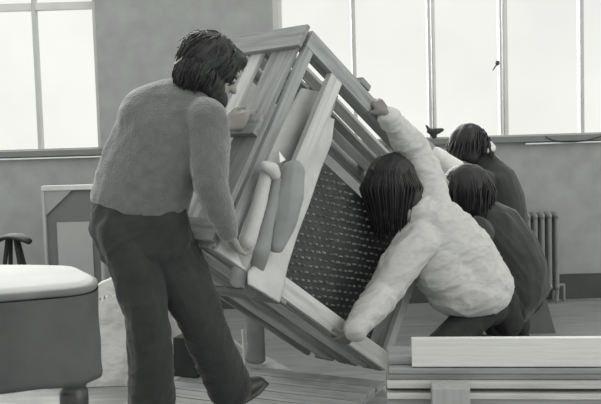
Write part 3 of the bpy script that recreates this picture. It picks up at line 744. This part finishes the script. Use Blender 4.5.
# ---- long haired person in the white shirt
def girl():
    rt = thing('person', V((.78, 4.1, 0)), 'long-haired person in a loose white shirt crouching to hold the crate, arms spread', 'person')
    H = at(391, 184, 4.12); f = V((-.75, .25, -.65)); u = V((-.35, .1, 1))
    neck = at(418, 208, 4.12); chest = at(440, 236, 4.14); belly = at(467, 268, 4.18); hip = at(480, 292, 4.22)
    shU, elU = at(436, 205, 4.18), at(414, 150, 4.22)
    rail = atp(376, 101, K(0, 0, 0), Lh)
    wrU = at(386, 114, rail.y - .06)
    shD, elD = at(412, 240, 4.02), at(384, 292, 3.95)
    rb = atp(340, 344, K(0, 0, 0), Lh); wrD = at(353, 332, rb.y - .09)
    hA, kA, aA = at(480, 312, 4.16), at(438, 350, 4.0), at(498, 356, 4.2)
    hB, kB, aB = at(488, 296, 4.36), at(450, 330, 4.5), at(500, 345, 4.5)
    kA.z = max(kA.z, .08); aA.z = .06; aB.z = .06; kB.z = .10
    S = V((.35, -.6, .5))
    bm = bmesh.new(); g = head(bm, H, f, u, .98)
    chain(bm, [neck, H - V(f).normalized() * .02 - V((0, 0, .04))], [.05, .05])
    loft(bm, [neck, chest, belly, hip], [.09, .15, .13, .155], [.07, .10, .10, .12], V((.5, .3, .7)))
    chain(bm, [shU, elU, wrU], [.048, .036, .026]); chain(bm, [shD, elD, wrD], [.048, .036, .026])
    chain(bm, [hA, kA, aA], [.08, .055, .04]); chain(bm, [hB, kB, aB], [.08, .055, .04])
    hand(bm, wrU, rail - wrU + V((-.01, 0, .01)), V((-.1, .6, -.6)), 1, 35, .95)
    hand(bm, wrD, rb - wrD + V((-.02, 0, -.01)), V((-.3, .9, 0)), -1, 25, .95)
    b = solid('body', bm, mat('darker skin', .16, .5, var=.06, scale=12, tint=(1, .98, .94)), rt, .0075, 2); eyes(g, .98, b)  # skin tone darker than on the other movers
    m = mat('white shirt cotton', .50, .85, var=.04, scale=8, bump=.9, bscale=5.5, stretch=(.8, 1, 1.6), bdist=.035, sheen=.1)
    bm = bmesh.new()
    loft(bm, [at(418, 212, 4.12), at(428, 226, 4.13), at(446, 245, 4.15), at(462, 268, 4.18), at(472, 287, 4.20), at(473, 300, 4.21)],
         [.10, .165, .185, .195, .195, .155], [.10, .125, .14, .15, .155, .13], V((.8, 0, .62)))
    ell(bm, at(484, 284, 4.17), (.14, .16, .125)); ell(bm, at(469, 293, 4.14), (.205, .165, .118)); ell(bm, at(446, 275, 4.12), (.15, .14, .12)); ell(bm, at(440, 262, 4.12), (.14, .13, .12))
    chain(bm, [at(432, 214, 4.16), shU.lerp(elU, .5), elU, elU.lerp(wrU, .5), elU.lerp(wrU, .9)], [.10, .086, .078, .062, .044])
    chain(bm, [at(420, 238, 4.06), shD.lerp(elD, .5), elD, elD.lerp(wrD, .5), elD.lerp(wrD, .93)], [.098, .088, .078, .064, .050])
    f1 = folds(.012, 7, (.8, 0, .5), .3, 2); f2 = folds(.009, 12, (.9, 0, .35), .3, 6); f3 = folds(.008, 24, (.85, 0, .5), .22, 11)
    solid('shirt', bm, m, rt, .007, 14, lambda p, n: f1(p, n) + f2(p, n) + f3(p, n))
    m = mat('dark jeans', .026, .85, var=.2, scale=14, bump=.2, bscale=80)
    bm = bmesh.new(); ell(bm, at(480, 310, 4.26), (.14, .15, .09))
    chain(bm, [hA, kA, aA], [.088, .075, .06]); chain(bm, [hB, kB, aB], [.088, .078, .06])
    chain(bm, [at(500, 300, 4.3), at(508, 322, 4.3)], [.09, .08])
    solid('jeans', bm, m, rt, .01, 2, folds(.008, 8))
    ms = mat('worn shoe', .05, .5, var=.2)
    for a in (aA, aB):
        bm = bmesh.new(); shoe(bm, V((a.x - .02, a.y, .075)), V((a.x + .16, a.y + .02, .04)), (.3, 0, -1), .04, .07); solid('shoe', bm, ms, rt, .008, 1)
    # hair falling forward
    F = f.normalized(); U = (V(u) - F * V(u).dot(F)).normalized(); R_ = F.cross(U); G = lambda a, b_, c: H + F * a + R_ * b_ + U * c
    bm = bmesh.new(); ell(bm, at(391, 179, 4.12), (.126, .12, .130)); ell(bm, at(390, 198, 4.11), (.112, .10, .10)); ell(bm, at(405, 196, 4.10), (.085, .09, .10)); ell(bm, at(386, 212, 4.08), (.06, .06, .05))
    o = solid('hair', bm, m_hair, rt, .008, 1, folds(.006, 22, (0, 0, 1), .15, 3, False))
    rnd = random.Random(8); bm = bmesh.new(); hc = at(391, 180, 4.12)
    def rp_(r):
        a, b_ = r.uniform(0, 2 * PI), r.uniform(-.1, 1); k = math.sqrt(max(0, 1 - b_ * b_))
        n = V((math.cos(a) * k, math.sin(a) * k, b_)); return hc + V((n.x * .123, n.y * .118, n.z * .127)), n
    def fl(p, n, k):
        d = p - hc; d.z = 0
        return V((0, 0, -1)) + d * (4.0 if p.z > hc.z else -2.0)
    locks(bm, rp_, rnd, 900, .30, fl, .005, wav=.002)
    add_mesh(o, bm, wloc(o))
girl()

# ---- figure in dark jacket behind
def jacket():
    rt = thing('person', V((1.05, 4.75, 0)), 'dark-haired person in a dark jacket crouching behind the white-shirted mover', 'person')
    Y = 4.72
    H = at(466, 192, Y - .02); f = V((-.8, .45, -.45)); u = V((-.1, 0, 1))
    neck = at(480, 212, Y); chest = at(496, 235, Y); belly = at(510, 270, Y + .02); hip = at(516, 298, Y + .04)
    shA, elA, wrA = at(478, 232, Y - .16), at(452, 262, Y - .12), at(420, 262, Y - .05)
    shB, elB, wrB = at(490, 222, Y + .16), at(462, 240, Y + .2), at(432, 240, Y + .22)
    hA, kA, aA = at(508, 302, Y - .08), at(482, 300, Y - .12), at(500, 340, Y - .02)
    hB, kB, aB = at(518, 302, Y + .12), at(498, 292, Y + .25), at(520, 336, Y + .2)
    aA.z = aB.z = .09
    bm = bmesh.new(); g = head(bm, H, f, u, 1.0); chain(bm, [neck, H], [.055, .055])
    loft(bm, [neck, chest, belly, hip], [.10, .15, .14, .15], [.08, .13, .12, .13], V((1, 0, .6)))
    chain(bm, [shA, elA, wrA], [.052, .04, .028]); chain(bm, [shB, elB, wrB], [.052, .04, .028])
    chain(bm, [hA, kA, aA], [.08, .058, .042]); chain(bm, [hB, kB, aB], [.08, .058, .042])
    hand(bm, wrA, (-1, 0, .1), (0, .8, -.3), 1, 25); hand(bm, wrB, (-1, 0, .1), (0, -.8, -.3), -1, 25)
    b = solid('body', bm, m_skin, rt, .009, 2); eyes(g, 1, b)
    m = mat('dark jacket', .034, .8, var=.15, scale=10, bump=.2, bscale=60, sheen=.2)
    bm = bmesh.new()
    loft(bm, [at(481, 212, Y), at(490, 226, Y), at(501, 248, Y), at(511, 272, Y), at(515, 290, Y), at(510, 306, Y)], [.10, .165, .20, .205, .185, .12], [.10, .15, .17, .17, .165, .14], V((1, 0, .55)))
    ell(bm, at(536, 288, Y), (.075, .10, .07)); chain(bm, [at(520, 250, Y), at(541, 284, Y)], [.085, .045])
    chain(bm, [shA, elA, wrA], [.08, .062, .045]); chain(bm, [shB, elB, wrB], [.08, .062, .045])
    solid('jacket', bm, m, rt, .009, 3, (lambda fa, fb: lambda p, n: fa(p, n) + fb(p, n))(folds(.011, 6, (.4, 0, -1), .5, 12), folds(.007, 14, (.6, 0, -1), .3, 13)))
    bm = bmesh.new(); ell(bm, hip, (.15, .15, .11)); chain(bm, [hA, kA, aA], [.10, .075, .06]); chain(bm, [hB, kB, aB], [.10, .075, .06])
    solid('trousers', bm, mat('black trousers', .03, .85, var=.2), rt, .011, 2, folds(.008, 8))
    for a in (aA, aB):
        bm = bmesh.new(); shoe(bm, V((a.x + .05, a.y, .003)), V((a.x - .2, a.y + .02, .003)), (0, 0, 1), .045, .08); solid('shoe', bm, m_dark, rt, .009, 1)
    bm = bmesh.new(); ell(bm, at(467, 187, Y - .02), (.140, .13, .135)); ell(bm, at(473, 200, Y - .02), (.115, .12, .10)); ell(bm, at(458, 200, Y + .02), (.09, .12, .10))
    o = solid('hair', bm, m_hair, rt, .008, 1, folds(.006, 22, (0, 0, 1), .2, 6, False))
    rnd = random.Random(4); bm = bmesh.new(); hc = at(467, 187, Y - .02)
    def rp_(r):
        a, b_ = r.uniform(0, 2 * PI), r.uniform(0, 1); k = math.sqrt(max(0, 1 - b_ * b_)); n = V((math.cos(a) * k, math.sin(a) * k, b_)); return hc + V((n.x * .136, n.y * .126, n.z * .131)), n
    def fl(p, n, k):
        d = p - hc; d.z = 0; return V((0, 0, -1)) + d * (3.6 if p.z > hc.z else -.8)
    locks(bm, rp_, rnd, 200, .19, fl, .007, wav=.003); add_mesh(o, bm, wloc(o))
jacket()

# ---- furthest figure, stooping
def far():
    rt = thing('person', V((1.2, 5.45, 0)), 'furthest person, in dark clothes, stooping below the tall window', 'person')
    Y = 5.4
    H = at(470, 150, Y); f = V((-.85, -.15, -.5)); u = V((-.2, 0, 1))
    neck = at(488, 165, Y); chest = at(498, 190, Y); belly = at(503, 225, Y); hip = at(503, 252, Y)
    shA, elA, wrA = at(482, 182, Y - .16), at(456, 170, Y - .18), at(437, 154, Y - .15)
    shB, elB, wrB = at(492, 176, Y + .17), at(470, 196, Y + .2), at(448, 190, Y + .2)
    hA, kA, aA = at(498, 255, Y - .08), at(485, 292, Y - .15), at(500, 328, Y - .05)
    hB, kB, aB = at(507, 255, Y + .1), at(498, 290, Y + .05), at(512, 325, Y + .12)
    aA.z = aB.z = .09
    bm = bmesh.new(); g = head(bm, H, f, u, 1.0); chain(bm, [neck, H], [.055, .055])
    loft(bm, [neck, chest, belly, hip], [.09, .14, .13, .14], [.08, .17, .14, .14], V((1, 0, .3)))
    chain(bm, [shA, elA, wrA], [.052, .04, .028]); chain(bm, [shB, elB, wrB], [.052, .04, .028])
    chain(bm, [hA, kA, aA], [.08, .058, .042]); chain(bm, [hB, kB, aB], [.08, .058, .042])
    hand(bm, wrA, (-.6, 0, .5), (0, .8, -.3), 1, 25); hand(bm, wrB, (-1, 0, .1), (0, -.8, -.3), -1, 25)
    b = solid('body', bm, m_skin, rt, .009, 2); eyes(g, 1, b)
    m = mat('dark coat', .030, .85, var=.15, scale=10, sheen=.2)
    bm = bmesh.new()
    loft(bm, [at(484, 164, Y), at(490, 178, Y), at(497, 200, Y), at(502, 230, Y), at(503, 262, Y)], [.10, .15, .17, .165, .17], [.10, .2, .19, .17, .17], V((1, 0, .35)))
    chain(bm, [shA, elA], [.08, .065]); chain(bm, [shB, elB, wrB], [.08, .062, .045])
    solid('coat', bm, m, rt, .011, 3, folds(.01, 6, (.2, 0, -1), .5, 20))
    mw = mat('white cuff', .7, .8, var=.05)
    bm = bmesh.new(); chain(bm, [elA + V((-.01, -.02, .0)), wrA], [.068, .045]); solid('rolled_sleeve', bm, mw, rt, .009, 1, folds(.006, 14))
    bm = bmesh.new(); chain(bm, [at(489, 143, Y - .02), at(492, 148, Y - .05), at(488, 151, Y - .08)], [.02, .026, .016]); solid('collar', bm, mw, rt, .008, 1)
    bm = bmesh.new(); ell(bm, hip, (.15, .15, .11)); chain(bm, [hA, kA, aA], [.10, .075, .06]); chain(bm, [hB, kB, aB], [.10, .075, .06])
    solid('trousers', bm, mat('far trousers', .04, .85, var=.2), rt, .012, 2)
    for a in (aA, aB):
        bm = bmesh.new(); shoe(bm, V((a.x + .05, a.y, .003)), V((a.x - .2, a.y - .02, .003)), (0, 0, 1), .045, .08); solid('shoe', bm, m_dark, rt, .01, 1)
    bm = bmesh.new(); ell(bm, at(468, 142, Y), (.125, .12, .122)); ell(bm, at(464, 155, Y - .01), (.11, .115, .085))
    o = solid('hair', bm, m_hair, rt, .009, 1, folds(.006, 22, (0, 0, 1), .2, 9, False))
    rnd = random.Random(6); bm = bmesh.new(); hc = at(470, 144, Y)
    def rp_(r):
        a, b_ = r.uniform(0, 2 * PI), r.uniform(0, 1); k = math.sqrt(max(0, 1 - b_ * b_)); n = V((math.cos(a) * k, math.sin(a) * k, b_)); return hc + V((n.x * .13, n.y * .126, n.z * .127)), n
    def fl(p, n, k):
        d = p - hc; d.z = 0; return V((-.15, 0, -1)) + d * 2.5
    locks(bm, rp_, rnd, 160, .13, fl, .007, wav=.003); add_mesh(o, bm, wloc(o))
far()
